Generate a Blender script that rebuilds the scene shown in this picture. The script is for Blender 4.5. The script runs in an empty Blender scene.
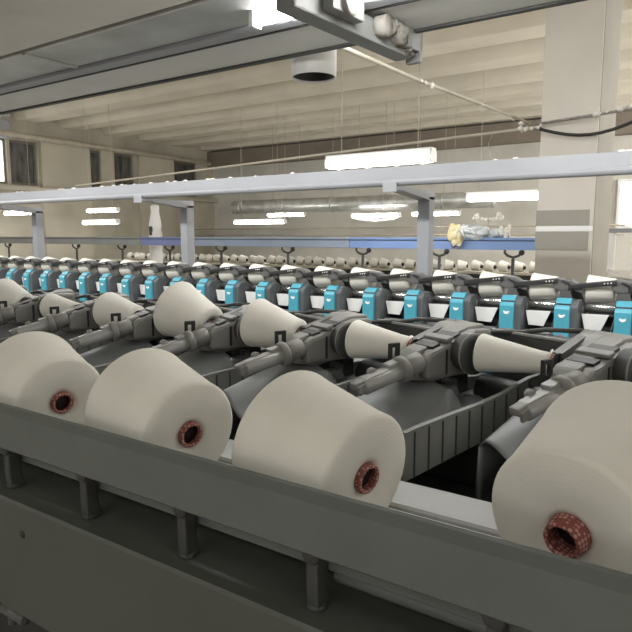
import bpy, bmesh, math, random
from math import sin, cos, pi, radians, atan2, sqrt, hypot
from mathutils import Matrix, Vector, noise
random.seed(7)
S = bpy.context.scene
COL = S.collection
EYE = 1.65                                   # eye height above the floor
def Z(w): return EYE + w

# ------------------------------------------------------------------ materials
def srgb(r, g, b):
    def c(v):
        v /= 255.0
        return v / 12.92 if v <= 0.04045 else ((v + 0.055) / 1.055) ** 2.4
    return (c(r), c(g), c(b), 1)

def mat(name, col, rough=0.6, metal=0.0, var=0.12, scale=6.0, bump=0.0, bscale=60.0, col2=None, stretch=(1, 1, 1), spec=0.5):
    m = bpy.data.materials.new(name); m.use_nodes = True
    nt = m.node_tree; N = nt.nodes; L = nt.links
    b = N['Principled BSDF']
    b.inputs['Roughness'].default_value = rough
    b.inputs['Metallic'].default_value = metal
    b.inputs['Specular IOR Level'].default_value = spec
    tc = N.new('ShaderNodeTexCoord')
    mp = N.new('ShaderNodeMapping'); mp.inputs['Scale'].default_value = stretch
    L.new(tc.outputs['Object'], mp.inputs['Vector'])
    nz = N.new('ShaderNodeTexNoise'); nz.inputs['Scale'].default_value = scale; nz.inputs['Detail'].default_value = 5
    L.new(mp.outputs['Vector'], nz.inputs['Vector'])
    rp = N.new('ShaderNodeValToRGB')
    c = srgb(*col)
    c2 = srgb(*col2) if col2 else tuple(v * (1 - 2.2 * var) for v in c[:3]) + (1,)
    rp.color_ramp.elements[0].position = 0.3; rp.color_ramp.elements[0].color = c2
    rp.color_ramp.elements[1].position = 0.62; rp.color_ramp.elements[1].color = c
    L.new(nz.outputs['Fac'], rp.inputs['Fac'])
    L.new(rp.outputs['Color'], b.inputs['Base Color'])
    if bump:
        n2 = N.new('ShaderNodeTexNoise'); n2.inputs['Scale'].default_value = bscale; n2.inputs['Detail'].default_value = 3
        L.new(mp.outputs['Vector'], n2.inputs['Vector'])
        bp = N.new('ShaderNodeBump'); bp.inputs['Strength'].default_value = bump; bp.inputs['Distance'].default_value = 0.01
        L.new(n2.outputs['Fac'], bp.inputs['Height']); L.new(bp.outputs['Normal'], b.inputs['Normal'])
    return m

def emis(name, col, strength):
    m = bpy.data.materials.new(name); m.use_nodes = True
    N = m.node_tree.nodes; b = N['Principled BSDF']
    b.inputs['Base Color'].default_value = (0.8, 0.8, 0.8, 1)
    b.inputs['Emission Color'].default_value = col
    b.inputs['Emission Strength'].default_value = strength
    return m

def yarn_mat():
    m = bpy.data.materials.new('wound_cotton_yarn'); m.use_nodes = True
    nt = m.node_tree; N = nt.nodes; L = nt.links; b = N['Principled BSDF']
    b.inputs['Roughness'].default_value = 0.9; b.inputs['Specular IOR Level'].default_value = 0.15
    b.inputs['Sheen Weight'].default_value = 0.15
    tc = N.new('ShaderNodeTexCoord')
    mp = N.new('ShaderNodeMapping'); mp.inputs['Scale'].default_value = (1, 1, 1)
    L.new(tc.outputs['Object'], mp.inputs['Vector'])
    nz = N.new('ShaderNodeTexNoise'); nz.inputs['Scale'].default_value = 9; nz.inputs['Detail'].default_value = 4
    L.new(mp.outputs['Vector'], nz.inputs['Vector'])
    rp = N.new('ShaderNodeValToRGB')
    rp.color_ramp.elements[0].position = .3; rp.color_ramp.elements[0].color = srgb(208, 205, 196)
    rp.color_ramp.elements[1].position = .7; rp.color_ramp.elements[1].color = srgb(219, 216, 207)
    L.new(nz.outputs['Fac'], rp.inputs['Fac']); L.new(rp.outputs['Color'], b.inputs['Base Color'])
    wv = N.new('ShaderNodeTexWave'); wv.wave_type = 'RINGS'; wv.rings_direction = 'X'; wv.inputs['Scale'].default_value = 55
    wv.inputs['Distortion'].default_value = 2.5; wv.inputs['Detail'].default_value = 2; wv.inputs['Detail Scale'].default_value = 3
    L.new(mp.outputs['Vector'], wv.inputs['Vector'])
    bp = N.new('ShaderNodeBump'); bp.inputs['Strength'].default_value = .04; bp.inputs['Distance'].default_value = .003
    L.new(wv.outputs['Fac'], bp.inputs['Height']); L.new(bp.outputs['Normal'], b.inputs['Normal'])
    return m

def tube_mat():
    m = bpy.data.materials.new('red_dotted_paper'); m.use_nodes = True
    nt = m.node_tree; N = nt.nodes; L = nt.links; b = N['Principled BSDF']
    b.inputs['Roughness'].default_value = 0.75
    tc = N.new('ShaderNodeTexCoord')
    vo = N.new('ShaderNodeTexVoronoi'); vo.inputs['Scale'].default_value = 185; vo.inputs['Randomness'].default_value = .35
    L.new(tc.outputs['Object'], vo.inputs['Vector'])
    rp = N.new('ShaderNodeValToRGB')
    rp.color_ramp.elements[0].position = .32; rp.color_ramp.elements[0].color = srgb(176, 132, 122)
    rp.color_ramp.elements[1].position = .46; rp.color_ramp.elements[1].color = srgb(122, 66, 60)
    L.new(vo.outputs['Distance'], rp.inputs['Fac']); L.new(rp.outputs['Color'], b.inputs['Base Color'])
    return m

M = dict(
    rail=mat('grey_painted_rail', (98, 102, 99), .5, 0, .05, 9, .03, 90),
    panel=mat('grey_sheet_panel', (80, 83, 78), .55, 0, .06, 5, .02, 70),
    dark=mat('dark_grey_metal', (66, 67, 65), .55, 0, .1, 8),
    black=mat('black_plastic', (34, 34, 34), .45, 0, .1, 10),
    base=mat('machine_base_dark', (52, 53, 52), .7, 0, .15, 4),
    belt=mat('pale_conveyor_belt', (178, 179, 178), .4, 0, .06, 7),
    tray=mat('grey_moulded_tray', (116, 118, 119), .42, 0, .06, 10, .02, 30),
    traywall=mat('grey_tray_wall', (132, 133, 130), .45, 0, .06, 10),
    cradle=mat('warm_grey_casting', (124, 123, 118), .45, 0, .07, 14, .03, 120),
    armm=mat('light_grey_casting', (150, 150, 147), .35, 0.15, .06, 12),
    steel=mat('bright_steel', (200, 200, 198), .22, .9, .06, 8),
    teal=mat('teal_plastic', (72, 152, 172), .38, 0, .05, 8),
    housing=mat('charcoal_housing', (84, 87, 90), .45, 0, .08, 9),
    fwhite=mat('white_plastic', (226, 226, 224), .45, 0, .03, 8),
    farm=mat('grey_cradle_lever', (96, 96, 95), .4, 0, .08, 9),
    fdark=mat('black_cradle_lever', (46, 46, 47), .4, 0, .08, 9),
    frame=mat('pale_painted_steel', (150, 152, 157), .4, 0, .04, 3),
    track=mat('track_grey_paint', (212, 213, 210), .5, 0, .04, 4),
    carriage=mat('carriage_grey_paint', (132, 134, 132), .5, 0, .06, 6),
    trackplate=mat('track_warm_plate', (230, 226, 220), .55, 0, .06, 3),
    galv=mat('galvanised_sheet', (205, 206, 204), .36, .6, .14, 5, .04, 14),
    blue=mat('blue_painted_rail', (128, 156, 208), .4, 0, .05, 3),
    bluegrey=mat('blue_grey_rail', (152, 164, 184), .45, 0, .05, 3),
    greyrail=mat('dull_grey_rail', (150, 154, 154), .5, 0, .06, 3),
    violet=mat('violet_blue_rail', (132, 142, 190), .45, 0, .05, 3),
    wall=mat('cream_plaster', (190, 184, 168), .85, 0, .13, 1.1, .05, 12),
    wall2=mat('grey_plaster', (214, 211, 203), .85, 0, .08, .9, .05, 12),
    ceil=mat('cream_concrete', (222, 215, 200), .85, 0, .06, 1.2, .04, 10),
    girder=mat('brown_grey_concrete', (138, 128, 116), .85, 0, .08, 2),
    floor=mat('grey_concrete_floor', (186, 181, 172), .5, 0, .08, 2),
    column=mat('white_painted_block', (214, 208, 198), .8, 0, .03, 2, .05, 20),
    band=mat('grey_band_and_side_shade', (160, 156, 146), .8, 0, .03, 3),
    pillar=mat('pale_pillar_plaster', (190, 184, 168), .85, 0, .05, 1.5),
    glass=mat('dusty_dark_pane', (98, 95, 92), .35, 0, .3, 3, 0, 10, (44, 43, 42), (1, 3, .6)),
    wframe=mat('weathered_window_frame', (120, 114, 104), .7, 0, .1, 6),
    yarn=yarn_mat(), tube=tube_mat(),
    tubein=mat('tube_hollow_shade', (44, 31, 27), .8, 0, .1, 30),
    white=mat('white_enamel', (240, 240, 238), .35, 0, .02, 5),
    lint=mat('cotton_lint', (232, 228, 220), .95, 0, .06, 40, .3, 160),
    dusty=mat('lint_dusted_steel', (150, 146, 140), .8, 0, .2, 25, .2, 120),
    pipe=mat('cream_painted_pipe', (190, 182, 166), .6, 0, .08, 6),
    cable=mat('black_cable', (40, 39, 38), .6, 0, .05, 10),
    bagy=mat('creamy_plastic_bag', (222, 206, 150), .35, 0, .1, 12, .2, 40, (236, 228, 200)),
    bagg=mat('grey_plastic_bag', (178, 188, 196), .3, 0, .15, 18, .3, 40, (214, 218, 220)),
    bagp=mat('purple_bag_print', (88, 84, 140), .4, 0, .1, 20),
    red=mat('red_button', (176, 92, 84), .4, 0, .05, 8),
    lamp=emis('lit_fluorescent_tube', (1, .985, .94, 1), 40.0),
    glaretube=emis('glare_tube_glow', (1, .99, .96, 1), 110.0),
    daylight=emis('daylit_pane', (1, 1, .98, 1), 6.0),
    fillpane=emis('fill_pane', (1, 1, .98, 1), 1.6),
)

# ------------------------------------------------------------------ mesh kit
class MB:
    def __init__(s): s.v = []; s.f = []; s.sm = []
    def add(s, vs, fs, smooth=False, T=None):
        o = len(s.v)
        for p in vs:
            p = Vector(p)
            s.v.append(tuple(T @ p) if T else tuple(p))
        for f in fs: s.f.append([i + o for i in f]); s.sm.append(smooth)
        return s
    def box(s, x0, x1, y0, y1, z0, z1, bev=0.0, T=None):
        bm = bmesh.new(); bmesh.ops.create_cube(bm, size=1)
        for v in bm.verts:
            v.co = Vector(((x0 + x1) / 2 + v.co.x * (x1 - x0), (y0 + y1) / 2 + v.co.y * (y1 - y0), (z0 + z1) / 2 + v.co.z * (z1 - z0)))
        if bev: bmesh.ops.bevel(bm, geom=bm.edges[:], offset=bev, segments=2, affect='EDGES', profile=.6)
        bm.verts.ensure_lookup_table(); bm.verts.index_update()
        s.add([v.co[:] for v in bm.verts], [[v.index for v in f.verts] for f in bm.faces], False, T); bm.free(); return s
    def bar(s, a, b, w, h, bev=0.0, up=(0, 0, 1)):
        a = Vector(a); b = Vector(b); d = b - a; l = d.length; x = d / l
        y = Vector(up).cross(x); y.normalize(); z = x.cross(y)
        T = Matrix.Translation(a) @ Matrix((x, y, z)).transposed().to_4x4()
        return s.box(0, l, -w / 2, w / 2, -h / 2, h / 2, bev, T)
    def prism(s, poly, axis, a0, a1, bev=0.0, T=None):
        n = len(poly)
        def pt(p, a): return {'x': (a, p[0], p[1]), 'y': (p[0], a, p[1]), 'z': (p[0], p[1], a)}[axis]
        bm = bmesh.new()
        A = [bm.verts.new(pt(p, a0)) for p in poly]; B = [bm.verts.new(pt(p, a1)) for p in poly]
        bm.faces.new(A); bm.faces.new(B[::-1])
        for i in range(n): bm.faces.new((A[i], B[i], B[(i + 1) % n], A[(i + 1) % n]))
        bmesh.ops.recalc_face_normals(bm, faces=bm.faces[:])
        if bev: bmesh.ops.bevel(bm, geom=bm.edges[:], offset=bev, segments=2, affect='EDGES', profile=.6, clamp_overlap=True)
        bm.verts.index_update()
        s.add([v.co[:] for v in bm.verts], [[v.index for v in f.verts] for f in bm.faces], False, T); bm.free(); return s
    def lathe(s, prof, T=None, n=32, smooth=True):                 # prof: (along x, radius)
        vs = []; fs = []
        for (a, r) in prof:
            for k in range(n):
                t = 2 * pi * k / n; vs.append((a, r * cos(t), r * sin(t)))
        for i in range(len(prof) - 1):
            for k in range(n):
                fs.append([i * n + k, (i + 1) * n + k, (i + 1) * n + (k + 1) % n, i * n + (k + 1) % n])
        if prof[0][1] > 1e-6: fs.append(list(range(n)))
        if prof[-1][1] > 1e-6: fs.append([(len(prof) - 1) * n + k for k in range(n)][::-1])
        return s.add(vs, fs, smooth, T)
    def ring(s, prof, T=None, n=32):                                # closed profile loop
        vs = []; fs = []; m = len(prof)
        for (a, r) in prof:
            for k in range(n):
                t = 2 * pi * k / n; vs.append((a, r * cos(t), r * sin(t)))
        for i in range(m):
            j = (i + 1) % m
            for k in range(n): fs.append([i * n + k, j * n + k, j * n + (k + 1) % n, i * n + (k + 1) % n])
        return s.add(vs, fs, True, T)
    def cyl(s, a, b, r, n=20, r2=None):
        a = Vector(a); b = Vector(b); d = b - a
        T = Matrix.Translation(a) @ Vector((1, 0, 0)).rotation_difference(d).to_matrix().to_4x4()
        r2 = r if r2 is None else r2
        e = min(r, r2) * .12
        return s.lathe([(0, 0), (0, r - e), (e, r), (d.length - e, r2), (d.length, r2 - e), (d.length, 0)], T, n)
    def tube(s, pts, r, n=10):
        pts = [Vector(p) for p in pts]; vs = []; fs = []
        up = Vector((0, 0, 1)); m = len(pts)
        for i, p in enumerate(pts):
            d = (pts[min(i + 1, m - 1)] - pts[max(i - 1, 0)]).normalized()
            a = d.cross(up) if abs(d.z) < .95 else d.cross(Vector((1, 0, 0))); a.normalize(); b = d.cross(a)
            for k in range(n): vs.append(p + (a * cos(2 * pi * k / n) + b * sin(2 * pi * k / n)) * r)
        for i in range(m - 1):
            for k in range(n): fs.append([i * n + k, i * n + (k + 1) % n, (i + 1) * n + (k + 1) % n, (i + 1) * n + k])
        fs.append(list(range(n))[::-1]); fs.append([(m - 1) * n + k for k in range(n)])
        return s.add([tuple(v) for v in vs], fs, True)
    def blob(s, c, r, sq=(1, 1, 1), amp=.35, sub=2, seed=0):
        bm = bmesh.new(); bmesh.ops.create_icosphere(bm, subdivisions=sub, radius=1)
        for v in bm.verts:
            k = 1 + amp * noise.noise(v.co * 1.7 + Vector((seed * 3.1, seed * 1.7, 0)))
            v.co = Vector((c[0] + v.co.x * r * sq[0] * k, c[1] + v.co.y * r * sq[1] * k, c[2] + v.co.z * r * sq[2] * k))
        bm.verts.index_update()
        s.add([v.co[:] for v in bm.verts], [[v.index for v in f.verts] for f in bm.faces], True); bm.free(); return s
    def build(s, name, m, parent=None, loc=None):
        me = bpy.data.meshes.new(name); me.from_pydata(s.v, [], s.f)
        me.polygons.foreach_set('use_smooth', s.sm); me.materials.append(m)
        bm = bmesh.new(); bm.from_mesh(me); bmesh.ops.recalc_face_normals(bm, faces=bm.faces[:]); bm.to_mesh(me); bm.free()
        me.update()
        o = bpy.data.objects.new(name, me); COL.objects.link(o)
        if parent: o.parent = parent
        if loc: o.location = loc
        return o

def tag(o, label=None, cat=None, group=None, kind=None):
    if label: o['label'] = label
    if cat: o['category'] = cat
    if group: o['group'] = group
    if kind: o['kind'] = kind
    return o
def thing(name, label, cat, loc=(0, 0, 0), rz=0, group=None):
    o = bpy.data.objects.new(name, None); COL.objects.link(o); o.empty_display_size = .05
    o.location = loc; o.rotation_euler = (0, 0, rz)
    return tag(o, label, cat, group)
def dup(root, loc, label, rz=None, group=None):
    r = root.copy(); COL.objects.link(r); r.location = loc; r['label'] = label
    if rz is not None: r.rotation_euler = (0, 0, rz)
    if group: r['group'] = group
    for ch in list(root.children):
        c = ch.copy(); COL.objects.link(c); c.parent = r
        for g in list(ch.children):
            d = g.copy(); COL.objects.link(d); d.parent = c
    return r
ORD = ['first', 'second', 'third', 'fourth', 'fifth', 'sixth', 'seventh', 'eighth', 'ninth', 'tenth', 'eleventh', 'twelfth', 'thirteenth',
       'fourteenth', 'fifteenth', 'sixteenth', 'seventeenth', 'eighteenth', 'nineteenth', 'twentieth']
def nth(i):
    if i < 20: return ORD[i]
    tens = {2: 'twenty', 3: 'thirty', 4: 'forty'}[(i + 1) // 10]
    r = (i + 1) % 10
    return (tens[:-1] + 'ieth') if r == 0 else tens + '-' + ORD[r - 1]

# ------------------------------------------------------------------ the hall
XL, XR, YB, YF, ZC = -15.0, 9.0, 16.0, -6.0, Z(2.8)
tag(MB().box(XL - .3, XR + .3, YF - .3, YB + .3, -.12, 0).build('floor', M['floor']), kind='structure')
c = MB().box(XL - .3, XR + .3, YF - .3, YB + .3, ZC + .49, ZC + .62)
y = YF + .4
while y < YB - .3:                            # downstand ribs of the precast ceiling
    c.prism([(y, ZC + .5), (y + .26, ZC + .02), (y + .28, ZC), (y + .80, ZC), (y + .82, ZC + .02), (y + .92, ZC + .5)], 'x', XL, XR)
    y += 1.3
tag(c.build('ceiling', M['ceil']), kind='structure')
tag(MB().box(XL - .3, XR + .3, YB, YB + .3, 0, ZC + .6).build('wall_back', M['wall2']), kind='structure')
tag(MB().box(XL - .3, XR + .3, YF - .3, YF, 0, ZC + .6).build('wall_front', M['wall2']), kind='structure')
tag(MB().box(XR, XR + .3, YF, YB, 0, ZC + .6).build('wall_right', M['wall2']), kind='structure')
# left wall with a band of high windows
wins = [(7.9, 8.7, 'lit'), (8.78, 9.5, 'dark'), (11.1, 11.45, 'dark'), (11.9, 12.6, 'dark'), (14.2, 15.2, 'dark')]
w = MB(); w.box(XL - .3, XL, YF, YB, 0, Z(1.25)); w.box(XL - .3, XL, YF, YB, Z(2.34), ZC + .6)
edges = [YF] + [e for a, b, _ in wins for e in (a, b)] + [YB]
for i in range(0, len(edges), 2): w.box(XL - .3, XL, edges[i], edges[i + 1], Z(1.25), Z(2.34))
tag(w.build('wall_left', M['wall']), kind='structure')
for k, (a, b, kind) in enumerate(wins):
    f = MB()
    for (y0, y1, z0, z1) in ((a, a + .05, 1.25, 2.34), (b - .05, b, 1.25, 2.34), (a + .05, b - .05, 1.25, 1.31), (a + .05, b - .05, 2.28, 2.34)):
        f.box(XL - .16, XL - .06, y0, y1, Z(z0), Z(z1), .005)
    wo = tag(f.build('window_%d' % (k + 1), M['wframe']), kind='structure')
    MB().box(XL - .12, XL - .1, a + .05, b - .05, Z(1.31), Z(2.28)).build('pane', M['daylight'] if kind == 'lit' else M['glass'], wo)
for k, (a, b) in enumerate([(9.55, 11.0), (12.75, 14.1)]):
    tag(MB().box(XL, XL + .12, a, b, 0, Z(2.45), .01).build('trim_%d' % (k + 1), M['pillar']), kind='structure')
tag(MB().box(XL, XL + .22, YF, YB, Z(1.1), Z(1.2), .01).build('trim_3', M['wall']), kind='structure')
tag(MB().box(XL, XR, YB - .3, YB, Z(2.25), Z(2.75), .02).build('trim_4', M['girder']), kind='structure')
# bright window in the back wall beyond the column
f = MB(); wx0, wx1 = -2.35, .2
for (x0, x1, z0, z1) in ((wx0, wx0 + .07, .22, 1.2), (wx1 - .07, wx1, .22, 1.2), (wx0, wx1, .15, .22), (wx0, wx1, 1.2, 1.27), (-1.1, -1.04, .22, 1.2)):
    f.box(x0, x1, YB - .1, YB, Z(z0), Z(z1), .005)
wo = tag(f.build('window_6', M['white']), kind='structure')
MB().box(wx0 + .07, wx1 - .07, YB - .05, YB - .02, Z(.22), Z(1.2)).build('pane', M['daylight'], wo)

# unseen windows added to the front wall, their glowing panes serve as fill
for k, xa in enumerate((-9.0, -5.2, -1.4, 2.4)):
    f = MB()
    for (x0, x1, z0, z1) in ((xa, xa + .08, .9, 2.5), (xa + 2.92, xa + 3, .9, 2.5), (xa + .08, xa + 2.92, .9, .98), (xa + .08, xa + 2.92, 2.42, 2.5), (xa + 1.46, xa + 1.54, .98, 2.42)):
        f.box(x0, x1, YF, YF + .08, z0, z1, .005)
    wo = tag(f.build('window_%d' % (k + 7), M['white']), kind='structure')
    MB().box(xa + .08, xa + 2.92, YF + .02, YF + .04, .98, 2.42).build('pane', M['fillpane'], wo)

# column
cx0, cx1, cy0, cy1 = -1.56, -1.07, 6.0, 6.85
col = tag(MB().box(cx0, cx1, cy0, cy1, 0, ZC + .1, .012).build('trim_5', M['column']), kind='structure')
for (z0, z1) in ((.085, .225), (-.14, .03)):
    MB().box(cx0 - .004, cx1 - .03, cy0 - .004, cy0 + .05, Z(z0), Z(z1)).build('paint_band', M['band'], col)
MB().box(cx1 - .01, cx1 + .005, cy0 + .03, cy1 - .01, 0, ZC).build('side_shade', M['band'], col)  # darker sheet paints in the shade on the column's right side
MB().box(cx0 - .003, cx1, cy0 - .003, cy0 + .02, Z(.035), Z(.08), .002).build('white_band', M['white'], col)

# wall pipe under the ribs, along the left wall
tag(MB().cyl((XL + .2, -5, Z(2.55)), (XL + .2, YB - .35, Z(2.37)), .07).build('wall_pipe', M['pipe']),
    'cream pipe running along the left wall just above the high windows', 'pipe')

# ------------------------------------------------------------------ yarn cones
ALPHA = radians(7.03)
def cone_mesh(rs, rb, L, n=64, rim=.0075):
    """yarn body along +x from the small end (x = 0) to the big end (x = L)"""
    p = [(.035, 0), (.035, .0215), (.004, .0215), (.001, .03), (-.001, rs * .6), (-.0005, rs - rim * 1.3)]
    for k in range(6):
        t = k / 5 * pi / 2; p.append((rim * (1 - cos(t)) * .9, rs - rim * 1.1 + rim * 1.1 * sin(t) + .0005 * k))
    for k in range(1, 8): p.append((rim + (L - 2 * rim) * k / 8, rs + (rb - rs) * (rim + (L - 2 * rim) * k / 8) / L))
    for k in range(6):
        t = pi / 2 - k / 5 * pi / 2; p.append((L - rim + rim * cos(t), rb - rim + rim * sin(t)))
    p += [(L - .002, rb * .6), (L - .004, .028)]
    return MB().lathe(p, None, n)
def tube_mesh(L, tip=.02, r0=.020, slope=.128, n=32):
    a0, a1 = -tip, L + .012
    return MB().ring([(a0, r0 - .0045), (a0 - .0008, r0 - .002), (a0, r0), (a0 + .002, r0 + .0006), (a1, r0 + slope * (a1 - a0)), (a1, r0 + slope * (a1 - a0) - .004), (a0 + .004, r0 - .004)], None, n)
def make_cone(label, rs, rb, L, group, tip=.02, n=56):
    t = thing('yarn_cone', label, 'yarn cone', group=group)
    cone_mesh(rs, rb, L, n).build('yarn', M['yarn'], t)
    tb = tube_mesh(L, tip).build('paper_tube', M['tube'], t); tb['label'] = 'red paper tube with pale dots'
    MB().lathe([(.008, .0), (.008, .0175), (.012, .0175), (.012, 0)], None, 24).build('tube_hollow', M['tubein'], tb)  # dark disc plugs the tube, painting in the shade of its hollow
    return t

BELT = -.405
GD = 'white yarn cones lying on the conveyor belt'
def lay(t, x, y, rs, ang, roll=0.0, al=None):
    al = ALPHA if al is None else al
    """rest a cone on the belt along its side; ang is the heading from small end to big end"""
    t.rotation_euler = (roll, -al, ang)
    t.rotation_mode = 'XYZ'
    t.location = (x, y, Z(BELT) + rs * cos(al) + .001)
RS, RB, LC = .0855, .1050, .160
doff = [(-1.050, .689, radians(169), 'white yarn cone on the belt, cut off by the left edge of the picture'),
        (-.707, .689, radians(169), 'white yarn cone on the belt touching the left edge cone, red core showing'),
        (-.382, .689, radians(169), 'large white yarn cone in the middle of the belt, red core facing right'),
        (-.124, .660, radians(76), 'largest white yarn cone at the right edge, turned to face the camera')]
cones = []
for k, (x, y, a, lab) in enumerate(doff):
    if k == 0: t = make_cone(lab, RS, RB, LC, GD, tip=.004)
    elif k == 3: t = make_cone(lab, .093, .119, LC, GD, tip=.016)
    else: t = dup(cones[0], (0, 0, 0), lab)
    lay(t, x, y, .093 if k == 3 else RS, a, 0, radians(9.8) if k == 3 else None); cones.append(t)

# ------------------------------------------------------------------ package conveyor in front
X0, X1 = -4.2, 1.2
cv = thing('package_conveyor', 'long grey conveyor with front rail carrying the four big white cones', 'conveyor', (0, .69, 0))
def cvp(mb, name, m): return mb.build(name, m, cv, (0, -.69, 0))
cvp(MB().prism([(.572, Z(-.297)), (.577, Z(-.295)), (.581, Z(-.299)), (.581, Z(-.372)), (.600, Z(-.376)), (.600, Z(-.380)), (.576, Z(-.380)), (.573, Z(-.377)), (.5755, Z(-.314))], 'x', X0, X1), 'front_rail', M['rail'])
cvp(MB().box(X0, X1, .66, .796, Z(BELT - .012), Z(BELT), .003), 'belt', M['track'])
cvp(MB().prism([(.800, Z(BELT - .02)), (.800, Z(BELT + .002)), (.803, Z(BELT + .006)), (.875, Z(BELT + .010)), (.880, Z(BELT + .006)), (.880, Z(BELT - .02))], 'x', X0, X1), 'side_plate', M['belt'])
cvp(MB().box(X0, X1, .63, .636, Z(-.428), Z(-.404), .002), 'guide_bar', M['rail'])
cvp(MB().cyl((-.40, .645, Z(-.437)), (X1, .645, Z(-.437)), .011), 'guide_tube', M['rail'])
cvp(MB().box(X0, X1, .70, .72, Z(-.455), Z(-.405)), 'back_plate', M['dark'])
cvp(MB().prism([(.574, Z(-.478)), (.578, Z(-.473)), (.70, Z(-.476)), (.70, Z(-.482)), (.580, Z(-.480)), (.580, Z(-.682)), (.60, Z(-.686)), (.60, Z(-.69)), (.574, Z(-.69))], 'x', X0, X1), 'lower_panel', M['panel'])
for k in range(-5, 16):
    x = -.412 - .231 * k
    if x < X0 + .1: continue
    b = MB(); b.prism([(.602, Z(-.378)), (.628, Z(-.378)), (.626, Z(-.445)), (.634, Z(-.4735)), (.604, Z(-.4735)), (.602, Z(-.44))], 'x', x - .009, x + .009, .003)
    b.cyl((x, .598, Z(-.395)), (x, .632, Z(-.395)), .0135, 14)
    b.cyl((x, .614, Z(-.474)), (x, .614, Z(-.466)), .0125, 14)
    cvp(b, 'bracket', M['dark'])
for k in range(3):
    cvp(MB().cyl((-1.015 - 1.2 * k, .5725, Z(-.528)), (-1.015 - 1.2 * k, .577, Z(-.528)), .0072, 14), 'screw', M['black'])
b = MB(); b.cyl((-1.19, .64, Z(-.80)), (-1.19, .64, Z(-.70)), .009); b.cyl((-1.19, .64, Z(-.755)), (-1.19, .64, Z(-.735)), .018, 6); b.cyl((-1.22, .64, Z(-.775)), (-1.14, .64, Z(-.775)), .012, 14)
cvp(b, 'adjusting_bolt', M['farm'])
for x in (-3.6, -2.1, -.6, .9):
    b = MB(); b.box(x - .04, x + .04, .62, .70, .02, Z(-.49), .005); b.box(x - .07, x + .07, .59, .73, 0, .025, .005)
    cvp(b, 'leg', M['dark'])
b = MB(); b.cyl((X0, .66, Z(-.76)), (X1, .66, Z(-.76)), .02); cvp(b, 'lower_pipe', M['dark'])
b = MB(); b.cyl((X0, .74, Z(-.82)), (X1, .74, Z(-.82)), .03); cvp(b, 'lower_pipe', M['panel'])

# base of the near machine
mb_ = thing('machine_base', 'dark long base of the near winding machine under the grey trays', 'machine base', (0, 1.4, 0))
MB().box(X0, X1, .86 - 1.4, 1.72 - 1.4, .08, Z(-.52), .01).build('bed', M['base'], mb_)
MB().box(X0, X1, 1.2 - 1.4, 1.66 - 1.4, Z(-.52), Z(-.43), .01).build('upper_beam', M['black'], mb_)
MB().box(X0, X1, .90 - 1.4, 1.68 - 1.4, 0, .08).build('plinth', M['black'], mb_)
MB().cyl((X0, .9 - 1.4, Z(-.47)), (X1, .9 - 1.4, Z(-.47)), .035).build('suction_pipe', M['dark'], mb_)

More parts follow.
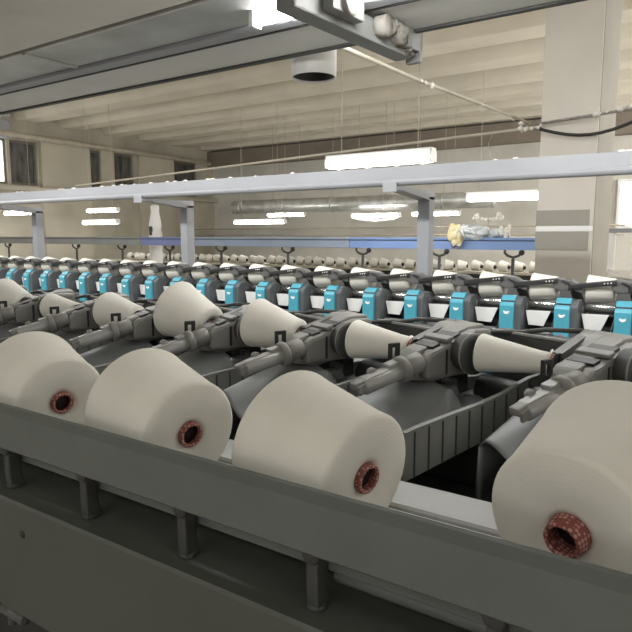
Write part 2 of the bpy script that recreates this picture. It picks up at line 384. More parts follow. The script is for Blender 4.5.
# ------------------------------------------------------------------ near winding units (local axes: x along the cradle, y away, z up)
TH = radians(22); PITCH = .311; UB = -.43
def H(w): return w - UB
def make_unit():
    t = thing('winding_unit', 'x', 'winding unit', group='grey winding units of the near machine')
    # moulded chute tray
    nu, nv = 30, 40; vs = []; fs = []
    def ss(a, b, x):
        k = min(1, max(0, (x - a) / (b - a))); return k * k * (3 - 2 * k)
    def ul(v): return -.070 - .035 * min(1, (v + .295) / .19)          # slanting left edge
    def ridge(v): return -.364 + .24 * (v + .3)
    def hh(u, v):
        fl = -.407 + .12 * (v + .3)
        A = 1 - ss(-.05, .055, u)
        if v > -.2: A = max(A, 1 - ss(-.06 + .5 * (v + .2), .045 + .25 * (v + .2), u))
        k = max(A, ss(-.125, -.058, v) * (1 - ss(.045, .085, u)))
        k *= (1 - ss(-.055, -.028, v)) * (1 - .3 * ss(-.08, .05, u))
        w = fl + (ridge(min(v, -.05)) - fl) * k
        w += .016 * ss(.105, .148, u) - .016 * (1 - ss(ul(v), ul(v) + .014, u))
        w += .010 * math.exp(-((u - .03) / .025) ** 2 - ((v - .035) / .02) ** 2)
        return w
    for layer in (0, -.004):
        for i in range(nu + 1):
            for j in range(nv + 1):
                v = -.295 + .395 * j / nv; u = ul(v) + (.15 - ul(v)) * i / nu
                vs.append((u, v, H(hh(u, v) + layer)))
    n1 = (nu + 1) * (nv + 1)
    for i in range(nu):
        for j in range(nv):
            a = i * (nv + 1) + j; q = [a, a + nv + 1, a + nv + 2, a + 1]
            fs.append(q); fs.append([k + n1 for k in q[::-1]])
    for i in range(nu):
        for e in (0, nv):
            a = i * (nv + 1) + e; b = a + nv + 1; fs.append([a, b, b + n1, a + n1])
    for j in range(nv):
        for e in (0, nu):
            a = e * (nv + 1) + j; b = a + 1; fs.append([a, b, b + n1, a + n1])
    m = MB(); m.add(vs, fs, True); tr = m.build('tray', M['tray'], t)
    top = [(-.297, -.40), (-.296, -.372), (-.285, -.357), (-.26, -.352), (-.167, -.341), (-.09, -.333), (-.018, -.322), (.03, -.308), (.064, -.300), (.13, -.295)]
    bot = [(.13, -.36), (.06, -.376), (-.004, -.399), (-.136, -.421), (-.287, -.448)]
    m = MB(); m.prism([(a, H(b)) for a, b in top + bot], 'x', .148, .154)
    def edge(ln, v):
        ln = sorted(ln)
        for (a, b), (c_, d) in zip(ln, ln[1:]):
            if a <= v <= c_: return b + (d - b) * (v - a) / (c_ - a)
        return ln[-1][1]
    m.build('tray_wall', M['traywall'], tr)
    rb_ = MB()
    for k in range(11):
        v = -.262 + .036 * k
        rb_.box(.153, .1565, v - .0012, v + .0012, H(edge(bot, v)) + .002, H(edge(top, v)) - .004)
    rl = MB()
    tt = top[2:]
    for (a, b), (c_, d) in zip(tt, tt[1:]): rl.bar((.151, a, H(b)), (.151, c_, H(d)), .011, .005)
    rb_.build('tray_wall_rib', M['dark'], tr); rl.build('tray_wall_rim', M['traywall'], tr)
    vs = []; fs = []; q = 14
    for (du, dw) in ((0, 0), (.004, 0)):
        for j in range(q + 1):
            v = -.296 + .246 * j / q
            vs += [(ul(v) + du, v, H(hh(ul(v), v) - .001)), (ul(v) + du - .004 * (du == 0), v, H(-.485 + .06 * j / q))]
    o2 = 2 * (q + 1)
    for j in range(q):
        a_ = 2 * j; fs += [[a_, a_ + 1, a_ + 3, a_ + 2], [o2 + a_, o2 + a_ + 2, o2 + a_ + 3, o2 + a_ + 1], [a_, a_ + 2, o2 + a_ + 2, o2 + a_], [a_ + 1, o2 + a_ + 1, o2 + a_ + 3, a_ + 3]]
    fs += [[0, o2, o2 + 1, 1], [2 * q, 2 * q + 1, o2 + 2 * q + 1, o2 + 2 * q]]
    MB().add(vs, fs, True).build('tray_wall', M['tray'], tr)
    # arm
    m = MB(); A = Vector((-.008, -.272, H(-.300))); B = Vector((-.004, -.138, H(-.270)))
    m.bar(A + (B - A) * .12, A + (B - A) * .8, .024, .016, .003)
    m.cyl(A + (B - A) * .1 + Vector((.007, 0, -.010)), B + Vector((.007, 0, -.010)), .0155)
    m.bar(A + (B - A) * .58 + Vector((-.002, 0, .010)), A + (B - A) * .88 + Vector((-.002, 0, .010)), .026, .012, .004)
    m.build('arm', M['armm'], t)
    m = MB()
    m.bar(A + Vector((0, -.008, -.004)), A + (B - A) * .2, .024, .016, .005)
    m.bar(A + Vector((.012, -.004, -.012)), A + (B - A) * .15 + Vector((.012, 0, -.008)), .008, .02, .003)
    m.cyl(A + Vector((-.018, .05, .016)), A + Vector((-.005, .05, .016)), .011, 18)
    m.build('arm_fork', M['cradle'], t)
    m = MB(); D = (B - A).normalized()
    m.cyl(B - D * .03 + Vector((.006, 0, -.006)), B - D * .012 + Vector((.006, 0, -.006)), .029, 24)
    m.cyl(B - D * .012 + Vector((.006, 0, -.006)), B + D * .03 + Vector((.006, 0, -.006)), .023, 24)
    m.build('collar', M['cradle'], t)
    # cradle body
    m = MB()
    m.prism([(-.128, H(-.308)), (-.132, H(-.268)), (-.108, H(-.246)), (.045, H(-.205)), (.100, H(-.203)), (.108, H(-.27)), (.06, H(-.305)), (-.06, H(-.322))], 'x', -.052, -.002, .007)
    m.prism([(-.105, H(-.306)), (-.110, H(-.262)), (-.09, H(-.246)), (.045, H(-.210)), (.095, H(-.212)), (.10, H(-.285)), (.05, H(-.31))], 'x', -.004, .024, .009)
    m.prism([(.000, H(-.30)), (-.004, H(-.235)), (.02, H(-.222)), (.055, H(-.205)), (.105, H(-.203)), (.11, H(-.27))], 'x', -.106, -.050, .007)
    bd = m.build('cradle_body', M['cradle'], t)
    sl = atan2(.041, .153)
    for k, v in enumerate((-.070, -.006)):
        w = -.246 + (v + .108) * .041 / .153
        T = Matrix.Translation((-.024, v, H(w))) @ Matrix.Rotation(sl, 4, 'X')
        MB().box(-.022, .036, -.012, .012, -.006, .0012, .002, T).build('slot', M['black'], bd)
    T = Matrix.Translation((-.014, -.036, H(-.2262))) @ Matrix.Rotation(sl, 4, 'X')
    MB().box(-.037, .036, -.011, .011, -.003, .006, .003, T).build('ridge', M['cradle'], bd)
    MB().box(-.046, -.006, -.1335, -.128, H(-.302), H(-.276), .002).build('nose_plate', M['armm'], bd)
    MB().box(.0235, .0250, -.052, -.046, H(-.30), H(-.245), .0005).build('seam', M['black'], bd)
    m = MB()
    for (v0, v1, w0, w1) in ((-.152, -.144, -.276, -.232), (-.132, -.122, -.276, -.232), (-.146, -.130, -.242, -.232), (-.146, -.130, -.276, -.262)): m.box(-.052, -.044, v0, v1, H(w0), H(w1), .002)
    m.build('latch', M['black'], t)
    # disc that grips the wide end of the tube
    C = H(-.255)
    m = MB(); T = Matrix.Translation((.012, 0, C))
    m.lathe([(.010, 0), (.010, .036), (.014, .0405), (.034, .0425), (.038, .045), (.050, .045), (.052, .042), (.052, 0)], T, 36)
    m.build('disc', M['dark'], t)
    MB().ring([(.042, .041), (.042, .0462), (.046, .0462), (.046, .041)], T, 36).build('disc_rim', M['cradle'], t)
    T = Matrix.Translation((0, 0, C))
    # cradle bar, round behind the cone
    m = MB()
    m.tube([(-.06, .112, H(-.236)), (.0, .135, H(-.226)), (.06, .16, H(-.221)), (.10, .185, H(-.212)), (.195, .205, H(-.206))], .0055, 10)
    m.build('cradle_bar', M['dark'], t)
    m = MB(); m.bar((.216, .062, H(-.236)), (.196, .205, H(-.203)), .020, .005, .002); m.bar((.226, .064, H(-.239)), (.206, .207, H(-.206)), .004, .011, .001)
    m.build('cradle_lever', M['farm'], t)
    # clamp at the narrow end: slotted plate
    m = MB()
    for (v0, v1, w0, w1) in ((-.0145, -.010, -.024, .022), (.010, .0145, -.024, .022), (-.0105, .0105, .015, .022), (-.0105, .0105, -.024, -.016)):
        m.box(.2295, .2345, v0, v1, C + w0, C + w1, .0015)
    m.cyl((.2225, 0, C), (.2305, 0, C), .0185, 20)
    m.bar((.232, .010, C + .018), (.226, .030, C + .021), .008, .010, .002)
    Rk = Matrix.Translation((.067, 0, 0)) @ Matrix.Rotation(TH, 4, 'Z') @ Matrix.Translation((-.067, 0, 0))
    m.v = [tuple(Rk @ Vector(p)) for p in m.v]
    m.build('clamp', M['black'], t)
    # guard panel and teal front seen through the gap
    m = MB(); m.prism([(.150, H(-.40)), (.150, H(-.232)), (.155, H(-.224)), (.185, H(-.222)), (.185, H(-.40))], 'x', -.02, .27, .003)
    m.build('guard_panel', M['dark'], t)
    MB().box(-.02, .27, .146, .152, H(-.2285), H(-.2215), .002).build('guard_edge_light', M['armm'], t)  # pale strip paints in the light along the panel's top edge
    m = MB(); m.box(-.075, -.022, .15, .19, H(-.40), H(-.27), .006); tp = m.build('front_cover', M['teal'], t); tp['label'] = 'teal plastic front cover'
    # drum below the cone
    m = MB(); m.cyl((.02, .075, H(-.352)), (.235, .075, H(-.352)), .036, 28)
    m.build('drum', M['black'], t)
    m = MB(); m.box(-.06, -.02, .02, .14, H(-.42), H(-.33), .006); m.prism([(-.05, H(-.355)), (.03, H(-.345)), (.05, H(-.40)), (-.03, H(-.41))], 'x', -.06, -.015, .005)
    m.build('bracket', M['traywall'], t)
    for ch in t.children:
        if ch.name.split('.')[0] in ('cradle_body', 'disc', 'disc_rim', 'cradle_bar', 'cradle_lever', 'clamp', 'latch'): ch.location.z = -.001
    m = MB(); m.box(-.1, .02, .0, .12, 0 - .06, H(-.40), .008); m.build('mounting_block', M['black'], t)
    return t
unit0 = make_unit()
NU = 9
ulab = ['grey winding unit at the right edge, half hidden behind the nearest white cone',
        'grey winding unit with wide open tray, second from the right, above the middle cone',
        'grey winding unit third from the right, its long arm pointing at the middle cone',
        'grey winding unit fourth from the right, behind the gap between middle and left cones']
# how full each cradle is: radius of the wide and narrow end of the yarn
full = [(.052, .030), (.0415, .0205), (.0475, .0245), (.067, .040), (.086, .054), (.059, .037), (.046, .028), (.070, .046), (.06, .04)]
GC = 'yarn cones held in the near cradles'
clab = ['white cone sliver held in the cradle at the right edge of the picture',
        'slim white cone in a cradle with a thin red tip at its narrow end',
        'white cone in the cradle between the second and third arms, tapering to the right',
        'well filled white cone in a cradle, third fully visible one from the right',
        'fattest white cone in a cradle, rising above the machine left of centre',
        'white cone in a cradle just left of the fattest cradle cone',
        'small white cone in a cradle, seventh from the right',
        'white cone in a cradle at the left edge, eighth from the right',
        'white cone in a cradle beyond the left edge, ninth from the right']
for k in range(NU):
    i = k - 1
    loc = (-.507 - PITCH * i + (.011 if k == 0 else 0), 1.31, Z(UB))
    lab = ulab[k] if k < len(ulab) else 'grey winding unit, %s from the right in the near row' % nth(k)
    if k == 0: unit0.location = loc; unit0.rotation_euler = (0, 0, -TH); unit0['label'] = lab
    else: dup(unit0, loc, lab, -TH)
    rb, rs = full[k]
    LB = .150
    t = thing('yarn_cone', clab[k], 'yarn cone', group=GC)
    cone_mesh(rs, rb, LB, 44).build('yarn', M['yarn'], t)
    tb = MB().ring([(-.0075, .0165), (-.008, .019), (-.006, .0205), (.004, .0225), (.004, .018)], None, 28).build('paper_tube', M['tube'], t); tb['label'] = 'red end of the paper tube'
    # narrow end points along +x of the unit; the wide end sits on the disc and rides up on the drum as it fills
    off = .219; lift = .008 + max(0, rb - .05) * 1.0
    TC = 0.0
    t.rotation_euler = (0, -atan2(lift, LB), pi - TC)
    t.location = (loc[0] + .067 * cos(TH) + (off - .067) * cos(TC), loc[1] - .067 * sin(TH) - (off - .067) * sin(TC), Z(-.258))

# ------------------------------------------------------------------ far machine with teal fronts (local: origin at the teal panel's foot)
FY = 3.80; FB = -.70; FP = .325
def G(w): return w - FB
def make_far():
    t = thing('spindle_unit', 'x', 'winding unit', group='teal fronted winding heads across the aisle')
    m = MB(); m.prism([(0, G(-.655)), (0, G(-.43)), (.012, G(-.412)), (.055, G(-.372)), (.085, G(-.37)), (.085, G(-.655))], 'x', -.044, .044, .006)
    p = m.build('front_panel', M['teal'], t); p['label'] = 'teal plastic front'
    T = Matrix.Translation((0, .020, G(-.4052))) @ Matrix.Rotation(radians(43), 4, 'X')
    MB().box(-.0445, .0445, -.006, .006, -.002, .0015, 0, T).build('dark_stripe', M['black'], p)
    m = MB(); pts = [(-.018, G(-.462))] + [(.018 * cos(pi + pi * k / 10), G(-.466) + .017 * sin(pi + pi * k / 10)) for k in range(11)] + [(.018, G(-.462)), (0, G(-.467))]
    m.prism(pts, 'y', -.003, .004); m.build('emblem', M['fwhite'], p)
    m = MB(); m.box(-.014, .014, -.006, .004, G(-.615), G(-.585), .003); m.build('button', M['red'], p)
    # side housing, D shaped
    pts = [(.02, G(-.66)), (.02, G(-.42)), (.06, G(-.385)), (.13, G(-.378)), (.20, G(-.40)), (.245, G(-.46)), (.25, G(-.54)), (.23, G(-.66))]
    hs = MB().prism(pts, 'x', .0, .085, .012).build('housing', M['housing'], t)
    MB().cyl((.08, .15, G(-.45)), (.097, .15, G(-.45)), .038, 24).build('knob', M['dark'], hs)
    MB().box(.02, .09, .03, .2, G(-.659), G(-.62), .006).build('bracket', M['dark'], hs)
    # drum, white deflector, rods under the cone
    MB().cyl((-.235, .2, G(-.432)), (-.06, .2, G(-.432)), .031, 28).build('drum', M['steel'], t)
    m = MB(); m.prism([(-.235, G(-.462)), (-.085, G(-.460)), (-.125, G(-.555)), (-.215, G(-.552))], 'y', .10, .106, .001)
    m.build('deflector', M['fwhite'], t)
    m = MB(); m.box(-.26, -.05, .14, .2, G(-.478), G(-.462), .004); m.box(-.26, -.05, .21, .30, G(-.655), G(-.46), .005); m.build('back_plate', M['base'], t)
    m = MB(); m.cyl((-.23, .08, G(-.60)), (-.05, .08, G(-.60)), .022, 16); m.cyl((-.25, .05, G(-.64)), (-.05, .05, G(-.64)), .012, 12); m.build('guide_rod', M['farm'], t)
    MB().bar((-.08, .06, G(-.62)), (-.05, .09, G(-.47)), .012, .008, .002).build('yarn_guide', M['dark'], t)
    # cradle lever
    m = MB(); m.bar((-.31, .11, G(-.305)), (-.055, .12, G(-.272)), .03, .030, .006); m.bar((-.31, .11, G(-.31)), (-.27, .2, G(-.31)), .03, .045, .006)
    lv = m.build('cradle_lever', M['fdark'], t)
    for k in range(3):
        x = -.12 + .018 * k
        MB().cyl((x, .0995, G(-.280) + .13 * .018 * k), (x, .106, G(-.280) + .13 * .018 * k), .0042, 10).build('white_dot', M['fwhite'], lv)
    m = MB(); m.prism([(-.085, G(-.318)), (-.085, G(-.268)), (-.06, G(-.252)), (.02, G(-.262)), (.085, G(-.31)), (.088, G(-.345)), (.03, G(-.33)), (-.04, G(-.335))], 'y', .115, .185, .01)
    m.cyl((-.1, .2, G(-.3)), (-.055, .2, G(-.3)), .035, 24)
    cb = m.build('cradle_body', M['farm'], t)
    MB().bar((-.03, .112, G(-.27)), (.06, .112, G(-.31)), .02, .008, .002).build('slot', M['black'], cb)
    m = MB(); m.bar((.03, .19, G(-.33)), (.06, .26, G(-.45)), .04, .05, .008); m.build('pivot', M['dark'], t)
    return t
far0 = make_far()
ft = thing('yarn_cone', 'x', 'yarn cone', group='white cones on the teal fronted heads')
cone_mesh(.066, .086, .155, 32).build('yarn', M['yarn'], ft)
MB().cyl((-.02, 0, 0), (.0, 0, 0), .02, 16).build('paper_tube', M['tube'], ft)
NF = 25
for k in range(NF):
    j = k - 3
    x = -.82 - FP * j
    loc = (x, FY, Z(FB))
    if k == 0: unit = far0; unit.location = loc
    else: unit = dup(far0, loc, '')
    unit['label'] = 'winding head with teal front panel across the aisle, %s from the right' % nth(k)
    cl = (x - .072, FY + .21, Z(-.322))
    if k == 0: c_ = ft; c_.location = cl
    else: c_ = dup(ft, cl, '')
    c_.rotation_euler = (0, 0, pi)
    c_['label'] = 'white yarn cone on the %s teal fronted winding head from the right' % nth(k)
fm = thing('machine_base', 'dark base of the teal fronted winding machine across the aisle', 'machine base', (-4, 4.2, 0))
MB().box(-8.6 + 4, 1.2 + 4, 3.84 - 4.2, 4.75 - 4.2, .1, Z(-.66), .01).build('bed', M['base'], fm)
MB().box(-8.6 + 4, 1.2 + 4, 4.16 - 4.2, 4.7 - 4.2, Z(-.66), Z(-.47), .01).build('upper_beam', M['black'], fm)
MB().box(-8.6 + 4, 1.2 + 4, 3.9 - 4.2, 4.7 - 4.2, 0, .1).build('plinth', M['black'], fm)
MB().box(-8.6 + 4, 1.2 + 4, 4.35 - 4.2, 4.65 - 4.2, Z(-.47), Z(-.33), .01).build('rear_cover', M['farm'], fm)

# ------------------------------------------------------------------ pale overhead frame on the far machine
fr = thing('overhead_frame', 'pale grey overhead beam on posts above the teal fronted machine', 'frame', (-4, 4.6, 0))
def frp(mb, name, m): return mb.build(name, m, fr, (4, -4.6, 0))
BY = 4.0
b = MB(); b.prism([(BY, Z(.475)), (BY + .05, Z(.475)), (BY + .05, Z(.345)), (BY, Z(.345)), (BY - .012, Z(.350)), (BY - .020, Z(.36)), (BY - .022, Z(.37)), (BY - .012, Z(.383)), (BY, Z(.388))], 'x', -9.5, 1.5)
frp(b, 'beam', M['frame'])
for x in (-7.33, -4.69, -2.05, .6):
    frp(MB().box(x - .05, x + .05, 4.55, 4.65, Z(-.328), Z(.30), .006), 'post', M['frame'])
    a = MB(); a.prism([(BY - .02, Z(.345)), (4.65, Z(.345)), (4.65, Z(.27)), (4.54, Z(.27)), (BY + .06, Z(.315)), (BY - .02, Z(.315))], 'x', x - .05, x + .05, .005)
    a.box(x - .055, x + .055, BY - .032, BY - .022, Z(.30), Z(.37), .003)
    frp(a, 'bracket', M['frame'])

# ------------------------------------------------------------------ overhead travelling cleaner track above the near machine
tr = thing('cleaner_track', 'grey overhead cleaner track with galvanised duct crossing the top left', 'overhead track', (-2, 1.5, Z(.62)))
def trp(mb, name, m): return mb.build(name, m, tr, (2, -1.5, -Z(.62)))
TX0, TX1 = -9, 2.2
trp(MB().box(TX0, TX1, 1.585, 1.826, Z(.62), Z(.80), .004), 'rail_flange', M['track'])
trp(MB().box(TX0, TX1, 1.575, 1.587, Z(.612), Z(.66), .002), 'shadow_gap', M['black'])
trp(MB().box(TX0, TX1, 1.81, 1.832, Z(.612), Z(.63), .002), 'edge_strip', M['dark'])
trp(MB().box(TX0, TX1, 1.515, 1.573, Z(.612), Z(.78), .008), 'lip', M['frame'])
d = MB()
xs = TX0
while xs < TX1:
    d.box(xs, min(xs + 1.15, TX1) - .006, 1.302, 1.513, Z(.625), Z(.83), .006); xs += 1.15
trp(d, 'duct', M['galv'])
for k in range(10): trp(MB().box(TX0 + 1.15 * k - .012, TX0 + 1.15 * k + .012, 1.302, 1.513, Z(.619), Z(.64), .003), 'duct_seam', M['galv'])
trp(MB().box(TX0, TX1, 1.268, 1.300, Z(.66), Z(.8)), 'slot', M['black'])
trp(MB().box(TX0, TX1, .55, 1.268, Z(.62), Z(.66), .004), 'cover_plate', M['trackplate'])
# rods that hang the track
for x in (-7.5, -4.5, -1.2, 1.8): trp(MB().cyl((x, 1.7, Z(.79)), (x, 1.7, ZC + .02), .012), 'hanger_rod', M['dark'])

nz = MB(); nz.ring([(0, .078), (0, .083), (.32, .083), (.32, .078)], Matrix.Translation((0, 0, 0)) @ Matrix.Rotation(-pi / 2, 4, 'Y'), 40)
nzt = thing('suction_nozzle', 'white round pipe end hanging below the overhead track', 'pipe', (-1.335, 1.97, Z(.575)))
nz.build('pipe', M['white'], nzt)
MB().lathe([(.2, 0), (.19, .0775), (.006, .0775), (.006, .0765), (.186, .0765), (.19, 0)], Matrix.Rotation(-pi / 2, 4, 'Y'), 32).build('shade_liner', M['black'], nzt)  # black liner added to paint in the shade inside the white pipe
MB().box(-.02, .02, -.146, -.08, .15, .185, .004).build('bracket', M['track'], nzt)

# carriage hung across the track
cg = thing('cleaner_carriage', 'grey cross bar with lint covered rollers under the overhead track', 'carriage', (-.93, 1.5, Z(.562)))
T = Matrix.Rotation(radians(-4), 4, 'Z')
MB().box(-.03, .03, -.23, .34, -.02, .045, .006, T).build('cross_bar', M['carriage'], cg)
MB().box(-.045, -.028, -.20, -.08, -.01, .075, .004, T).build('side_plate', M['carriage'], cg)
MB().box(.03, .065, -.12, .02, .0, .07, .004, T).build('roller_plate', M['carriage'], cg)
m = MB(); m.box(.03, .05, .28, .37, .0, .062, .004, T); m.box(.0, .05, .35, .37, -.03, .062, .004, T); m.build('end_plate', M['carriage'], cg)
for k, y in enumerate((-.06, .14, .23)):
    m = MB(); m.cyl((.035, y, .025), (.075, y, .025), .03, 20); m.build('roller', M['dusty'], cg)
m = MB()
for k, (x, y, z, r) in enumerate(((.06, .19, .035, .022), (.062, .225, .03, .026), (.05, .262, .015, .020), (.055, .30, .0, .016), (.05, .33, -.005, .014))): m.blob((x, y, z), r, (1, 1, .9), .6, 3, k)
tag(m.build('lint_clump', M['dusty'], cg), kind='stuff')

# added glowing tube under the duct, standing for the glare on its sheet
bl = thing('glare_tube', 'added glowing tube standing for the glare on the galvanised duct', 'lamp', (-1.0, 1.41, Z(.60)))
MB().cyl((-.17, .03, .0), (.48, .03, .0), .014, 14).build('tube', M['glaretube'], bl)
for x in (-.185, .48): MB().box(x, x + .015, .01, .05, -.018, .024, .003).build('end_cap', M['white'], bl)

# ------------------------------------------------------------------ fluorescent lamps
def make_lamp(L, two=False):
    t = thing('fluorescent_lamp', 'x', 'lamp', group='fluorescent lamps hanging in the hall')
    MB().box(-L / 2, L / 2, -.05, .05, .05, .085, .006).build('housing', M['white'], t)
    m = MB()
    for yy in (-.03, .03): m.cyl((-L / 2 + .03, yy, .008), (L / 2 - .03, yy, .008), .04, 14)
    m.build('tube', M['lamp'], t)
    for x in (-L / 2 + .012, L / 2 - .012): MB().box(x - .014, x + .014, -.06, .06, -.03, .052, .004).build('end_cap', M['white'], t)
    return t
lamps = [((-3.81, 7.06, .93), 1.5, 'long bright fluorescent lamp nearest the camera, above the pale beam centre'),
         ((-3.25, 10.93, .66), 1.65, 'bright fluorescent lamp just left of the white column, above the plastic bag'),
         ((-9.29, 11.43, .31), 1.5, 'fluorescent lamp left of centre, lowest one between the frame posts'),
         ((-9.78, 13.14, .53), 1.2, 'faint fluorescent lamp up behind the lowest centre-left lamp'),
         ((-6.65, 12.23, .43), 1.2, 'fluorescent lamp over the row of far cones, just left of the middle post'),
         ((-5.89, 13.77, .50), 1.2, 'fluorescent lamp half hidden behind the middle frame post'),
         ((-13.5, 10.29, .63), 1.2, 'upper lamp of the pair by the left wall'),
         ((-11.9, 9.0, .29), 1.2, 'lower lamp of the pair by the left wall'),
         ((-13.9, 8.3, .52), 1.2, 'lamp cut by the left edge of the picture above the beam')]
for (p, L, lab) in lamps:
    t = make_lamp(L)
    if L > 1.3 and p[1] < 11: t.scale = (1, 1.4, 1.45)
    t.location = (p[0], p[1], Z(p[2] - .02)); t['label'] = lab
    for s in (-1, 1):
        MB().cyl((s * L * .36, 0, .08), (s * L * .36, 0, ZC + .1 - Z(p[2] - .02)), .005, 8).build('hanger_rod', M['pipe'], t)

# ------------------------------------------------------------------ blue rail on forked stands, behind the far machine
ry = 8.0
rt = thing('blue_rail', 'long blue and grey rail carried on forked stands beyond the machines', 'rail', (-8, ry, Z(-.19)))
for (x0, x1, mm) in ((-14.6, -9.35, 'greyrail'), (-9.35, -8.1, 'violet'), (-8.1, -4.75, 'bluegrey'), (-4.75, -1.58, 'blue')):
    m = MB(); m.box(x0 + 8, x1 + 8 - .008, -.05, .05, 0, .13, .006); m.box(x0 + 8, x1 + 8 - .008, -.07, .05, .125, .155, .006)
    m.build('rail_section', M[mm], rt)
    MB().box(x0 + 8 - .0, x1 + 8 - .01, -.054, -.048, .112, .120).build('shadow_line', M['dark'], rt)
st0 = None
stx = [-3.35, -4.55, -5.92, -7.35, -8.62, -9.95, -11.4, -12.75, -13.95, -2.35]
slab = ['under the plastic bag', 'left of the middle frame post', 'below the lowest centre-left lamp', 'between the left frame post and centre', 'just right of the left frame post',
        'just left of the tall white hose', 'below the pair of left lamps', 'beside the left frame post', 'at the left edge of the picture', 'just left of the white column']
for k, x in enumerate(stx):
    lab = 'dark forked stand holding the blue and grey rail, ' + slab[k]
    if st0 is None:
        st0 = thing('rail_stand', lab, 'stand', (x, ry, 0), 0, 'forked stands under the blue rail')
        MB().cyl((0, 0, 0), (0, 0, Z(-.30)), .022, 14).build('post', M['dark'], st0)
        m = MB(); m.tube([(-.10, -.02, Z(-.192)), (-.105, -.02, Z(-.225)), (-.07, -.01, Z(-.262)), (0, 0, Z(-.285)), (.07, -.01, Z(-.262)), (.105, -.02, Z(-.225)), (.10, -.02, Z(-.192))], .017, 10)
        m.build('fork', M['dark'], st0)
        MB().blob((.115, -.03, Z(-.222)), .038, (1, 1, 1), .1, 2).build('knob', M['black'], st0)
    else: dup(st0, (x, ry, 0), lab)

# white tapering hose seen beside the left post
hz = thing('suction_hose', 'white tapering hose hanging behind the rail, left of the frame post', 'hose', (-9.55, 8.5, 0))
m = MB(); m.lathe([(0, 0), (0, .12), (.25, .12), (1.0, .12), (1.72, .13), (1.72, .11), (1.85, .12), (2.12, .075), (2.2, .085), (2.24, .06), (2.24, 0)], Matrix.Rotation(-pi / 2, 4, 'Y'), 24)
m.build('hose', M['white'], hz)
MB().box(-.04, .04, -.135, -.1, Z(-.01), Z(.17), .02).build('opening', M['dark'], hz)

# ------------------------------------------------------------------ third row: shelf of small cones
sh = thing('cone_shelf', 'pale long shelf with the far row of small white cones', 'shelf', (-8, 11, 0))
MB().box(-6.6, 7, -.22, .22, Z(-.69), Z(-.645), .006).build('shelf_board', M['wall'], sh)
MB().box(-6.6, 7, -.18, .2, .05, Z(-.80), .01).build('cabinet', M['housing'], sh)
MB().box(-6.6, 7, -.16, .2, Z(-.80), Z(-.69)).build('recess', M['base'], sh)
sc = thing('yarn_cone', 'x', 'yarn cone', group='small cones on the far shelf')
cone_mesh(.075, .098, .165, 24).build('yarn', M['yarn'], sc)
MB().lathe([(-.03, 0), (-.03, .03), (.006, .034), (.006, 0)], None, 14).build('paper_tube', M['black'], sc)
NC = 41
for k in range(NC):
    x = -2.75 - .262 * k + random.uniform(-.03, .03)
    loc = (x, 11 + random.uniform(-.05, .03), Z(-.645) + .075 * cos(ALPHA) + .004)
    c_ = sc if k == 0 else dup(sc, loc, '')
    c_.location = loc
    c_.rotation_euler = (0, -ALPHA, pi + random.uniform(-.35, .35))
    c_['label'] = 'small white cone on the far shelf, %s from the right end of the row' % nth(k)

# ------------------------------------------------------------------ bag and lint covered bar on the blue rail
bg = thing('plastic_bag', 'bulging plastic bag of cotton waste lying over the blue rail', 'bag', (-2.83, 8, Z(-.035)))
m = MB(); m.blob((-.31, -.06, .05), .125, (.95, .8, 1.15), .4, 4, 3); m.blob((-.27, -.10, -.03), .10, (.85, .6, 1.2), .4, 3, 5); m.build('cream_end', M['bagy'], bg); bg.scale = (.88, .9, .9)
m = MB(); m.blob((-.02, -.02, .075), .14, (1.75, .8, .66), .45, 4, 7); m.blob((.28, -.02, .055), .085, (1.3, .8, .72), .5, 3, 9); m.blob((-.18, -.04, .1), .11, (1, .8, .9), .4, 3, 12)
m.build('grey_bag', M['bagg'], bg)
m = MB(); m.blob((-.29, -.115, -.10), .06, (1.1, .6, .9), .3, 3, 4); m.build('purple_print', M['bagp'], bg)
MB().tube([(-.20, -.13, .12), (-.14, -.14, .0), (-.20, -.14, -.1), (-.27, -.13, -.12)], .014, 8).build('white_strap', M['white'], bg)
MB().tube([(-.2, -.1, .17), (-.05, -.14, .12), (.02, -.13, .03)], .012, 8).build('white_strap', M['white'], bg)
MB().blob((.37, -.03, .075), .055, (.8, .8, 1.2), .6, 3, 21).build('knotted_end', M['white'], bg)
lb = thing('lint_covered_bar', 'short bone shaped bar thick with white lint above the plastic bag', 'bar', (-2.72, 8.1, Z(-.036)))
MB().cyl((.0, 0, 0), (.0, 0, .25), .008, 8).build('stem', M['dusty'], lb)
m = MB()
for k, (x, z, r) in enumerate(((-.16, .285, .035), (-.14, .25, .034), (-.19, .255, .026), (.14, .29, .036), (.17, .255, .034), (.12, .25, .028), (-.08, .245, .024), (-.03, .24, .026), (.02, .238, .024), (.07, .242, .025))): m.blob((x, 0, z), r, (1, .8, 1), .5, 3, k)
m.build('lint', M['lint'], lb)
lv = thing('lint_tuft', 'upright white lint tuft at the right end of the plastic bag', 'lint', (-2.44, 7.98, Z(-.036)))
m = MB(); m.blob((0, 0, .06), .055, (.7, .6, 1.3), .7, 3, 31); m.blob((.03, 0, .12), .03, (.7, .7, 1.6), .6, 3, 33); m.build('fluff', M['lint'], lv)

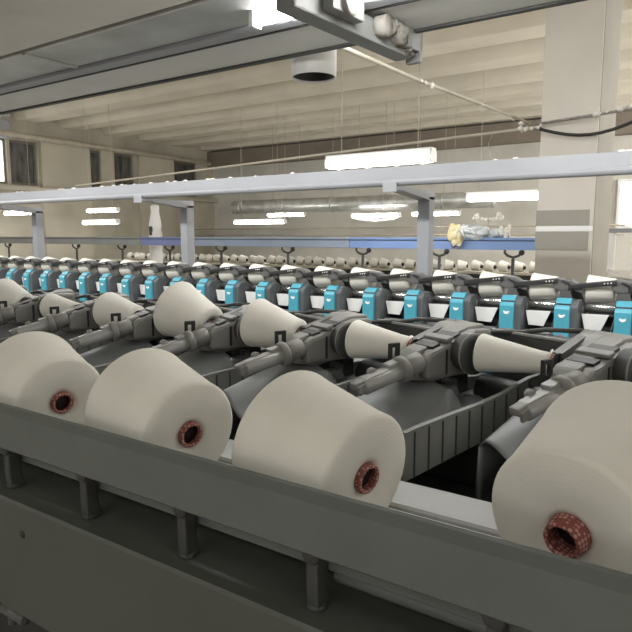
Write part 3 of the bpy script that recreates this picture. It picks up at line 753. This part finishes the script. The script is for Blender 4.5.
# ------------------------------------------------------------------ pipes, conduit, cables overhead
tag(MB().tube([(-1.3, 2.06, Z(.83)), (-1.62, 2.6, Z(.885)), (-1.70, 3.6, Z(.945)), (-1.66, 4.8, Z(.975)), (-1.62, 5.87, Z(1.0))], .012, 10).build('conduit', M['pipe']),
    'thin pale conduit running from the white nozzle towards the column', 'pipe')
tag(MB().cyl((-8.4, 5.93, Z(.74)), (-1.57, 5.93, Z(.97)), .014, 12).build('support_wire', M['pipe']), 'thin pale wire sloping up to the column above the long lamp', 'wire')
pts = []
for k in range(17):
    t_ = k / 16; x = -1.6 + 1.5 * t_
    pts.append((x, 5.95, Z(.97 + .09 * t_ - .13 * sin(pi * min(1, t_ * 1.5)) * (1 if t_ < .667 else 0))))
tag(MB().tube(pts, .014, 10).build('cable', M['cable']), 'black cable sagging across the white column', 'cable')
tag(MB().cyl((-1.62, 5.955, Z(1.0)), (-.2, 5.955, Z(1.085)), .012, 10).build('wire', M['dusty']), 'straight dusty wire across the white column above the black cable', 'wire')
m = MB()
for k in range(9): m.blob((-1.62 + random.uniform(-.12, .08), 5.93 + random.uniform(-.03, .02), Z(.985) + random.uniform(-.03, .03)), random.uniform(.012, .028), (1, 1, 1), .8, 2, k)
for k in range(7): m.blob((-1.1 + random.uniform(-.12, .3), 5.95, Z(1.05) + random.uniform(-.02, .03)), random.uniform(.012, .03), (1.3, 1, 1), .8, 2, k + 20)
for k in range(8):
    t_ = random.random(); m.blob((-1.69 + .04 * t_, 3.2 + 2.4 * t_, Z(.93 + .06 * t_)), random.uniform(.006, .016), (1, 1, 1.3), .8, 2, k + 40)
for k in range(46):
    x = -9 + 9.3 * random.random(); m.blob((x, BY + .02, Z(.478)), random.uniform(.006, .014), (2.2, 1, .8), .7, 1, k + 60)
m.tube([(-1.98, 5.93, Z(.965)), (-2.02, 5.93, Z(.85)), (-1.98, 5.93, Z(.70)), (-1.99, 5.93, Z(.6))], .004, 6)
m.blob((-1.99, 5.93, Z(.66)), .02, (.8, .8, 2.4), .5, 2, 99)
tag(m.build('cotton_lint', M['lint']), 'white cotton lint caught on the beam, wires and conduit', 'lint', kind='stuff')
dc = thing('ventilation_duct', 'round silver ventilation duct behind the pale beam', 'duct', (-8.5, 12.6, Z(.72)))
m = MB(); m.cyl((-2.6, 0, 0), (4.4, 0, .0), .17, 28); m.build('pipe', M['galv'], dc)
for x in (-2.3, -.9, .5, 1.9, 3.3):
    MB().ring([(x - .02, .168), (x - .02, .185), (x + .02, .185), (x + .02, .168)], None, 28).build('joint', M['galv'], dc)
    MB().cyl((x, 0, .16), (x, 0, ZC + .1 - Z(.72)), .005, 8).build('hanger_rod', M['pipe'], dc)
# loose cable drooping below that duct
tag(MB().tube([(-7.23, 12.23, Z(.41)), (-7.1, 12.23, Z(.345)), (-6.65, 12.23, Z(.30)), (-6.2, 12.23, Z(.335)), (-6.07, 12.23, Z(.41))], .022, 8).build('cable', M['white']), 'white cable drooping under the lamp left of the middle post', 'cable')
for k, (z, lab) in enumerate(((-.02, 'lower'), (.18, 'upper'))):
    tag(MB().cyl((-14.9, 14.8, Z(z)), (-2.0, 14.8, Z(z + .03)), .022, 8).build('wall_pipe', M['pipe']), '%s thin pipe running along the back of the hall' % lab, 'pipe')

# grey box beside the lit window at the left edge
gb = thing('wall_box', 'grey box on the left wall just above the bright window', 'box', (XL + .11, 8.28, Z(2.34)))
MB().box(-.11, .11, -.42, .42, 0, .42, .02).build('case', M['frame'], gb)
MB().tube([(0, .2, .42), (0, .25, .5), (0, .5, .56)], .03, 10).build('spout', M['white'], gb)

# white standing pipes and shelf right of the column
wp = thing('pipe_rack', 'white rack of upright pipes beyond the column at the right edge', 'rack', (-1.35, 8.9, 0))
MB().box(-.45, 1.2, -.05, .05, Z(.03), Z(.085), .006).build('top_bar', M['frame'], wp)
for x in (-.27, .0, .3, .6): MB().cyl((x, 0, 0), (x, 0, Z(.03)), .05, 18).build('upright', M['white'], wp)
MB().box(-.45, 1.2, -.2, .2, Z(-.63), Z(-.58), .006).build('shelf_board', M['frame'], wp)
cb = thing('cotton_bundle', 'white cotton bundle lying on the rack shelf beyond the column', 'bundle', (-1.1, 8.82, Z(-.58)))
m = MB(); m.blob((0, 0, .06), .09, (2.4, 1, .72), .4, 3, 2); m.blob((-.22, 0, .07), .07, (1.2, 1, 1), .5, 3, 6); m.blob((.08, 0, .16), .03, (.8, .8, 2.6), .3, 3, 8)
m.build('cotton', M['lint'], cb)

# ------------------------------------------------------------------ light
def area(name, loc, sx, sy, power, col=(1, 1, .985)):
    l = bpy.data.lights.new(name, 'AREA'); l.shape = 'RECTANGLE'; l.size = sx; l.size_y = sy; l.energy = power; l.color = col
    o = bpy.data.objects.new(name, l); COL.objects.link(o); o.location = loc; return o
def point_fill(name, loc, power, col=(1, 1, .985), r=.25):
    l = bpy.data.lights.new(name, 'POINT'); l.shadow_soft_size = r; l.energy = power; l.color = col
    o = bpy.data.objects.new(name, l); COL.objects.link(o); o.location = loc; return o
for x in (-9, -6, -3, 0, 3):  # unseen area lights added overhead to brighten the machines
    area('ceiling_fill', (x, 3.3, Z(2.5)), 1.5, .2, 45)
for x in (-6, -1.5, 3):  # more unseen area lights, added behind the viewer as fill
    area('ceiling_fill', (x, -3.2, Z(2.5)), 1.5, .2, 45)
for x in (-8, -5.6, -3.2, -.8, 1.6):  # lights added out of sight behind the track to brighten the teal fronts
    area('aisle_fill', (x, 2.45, Z(1.0)), 1.5, .12, 78).rotation_euler = (radians(28), 0, 0)
for (x, y, p) in ((4, -1, 160), (1.8, 9.5, 620), (1.5, 13.5, 620), (6, 7, 150), (6, 12, 300), (-12.5, 4.5, 170), (-9, 3.2, 130), (-7, -3, 110), (0, -3.5, 110)):  # unseen point lights added outside the view to brighten walls and ceiling
    point_fill('hall_fill', (x, y, Z(1.9)), p)
wd = bpy.data.worlds.new('World'); S.world = wd; wd.use_nodes = True
wd.node_tree.nodes['Background'].inputs['Color'].default_value = (.9, .92, 1, 1)
wd.node_tree.nodes['Background'].inputs['Strength'].default_value = .3

# ------------------------------------------------------------------ camera
f_px = 620.0
cam = bpy.data.cameras.new('Camera'); cam.sensor_width = 36; cam.lens = 36 * f_px / 632; cam.clip_start = .02; cam.clip_end = 100
co = bpy.data.objects.new('Camera', cam); COL.objects.link(co); S.camera = co
co.location = (0, 0, EYE)
pit = radians(7.443); hd = radians(123.943)
F = Vector((cos(hd) * cos(pit), sin(hd) * cos(pit), -sin(pit)))
co.rotation_euler = F.to_track_quat('-Z', 'Y').to_euler()
S.view_settings.view_transform = 'Standard'; S.view_settings.look = 'None'; S.view_settings.gamma = 1; S.view_settings.use_curve_mapping = False
S.view_settings.exposure = -0.95
try: S.cycles.use_denoising = True
except Exception: pass
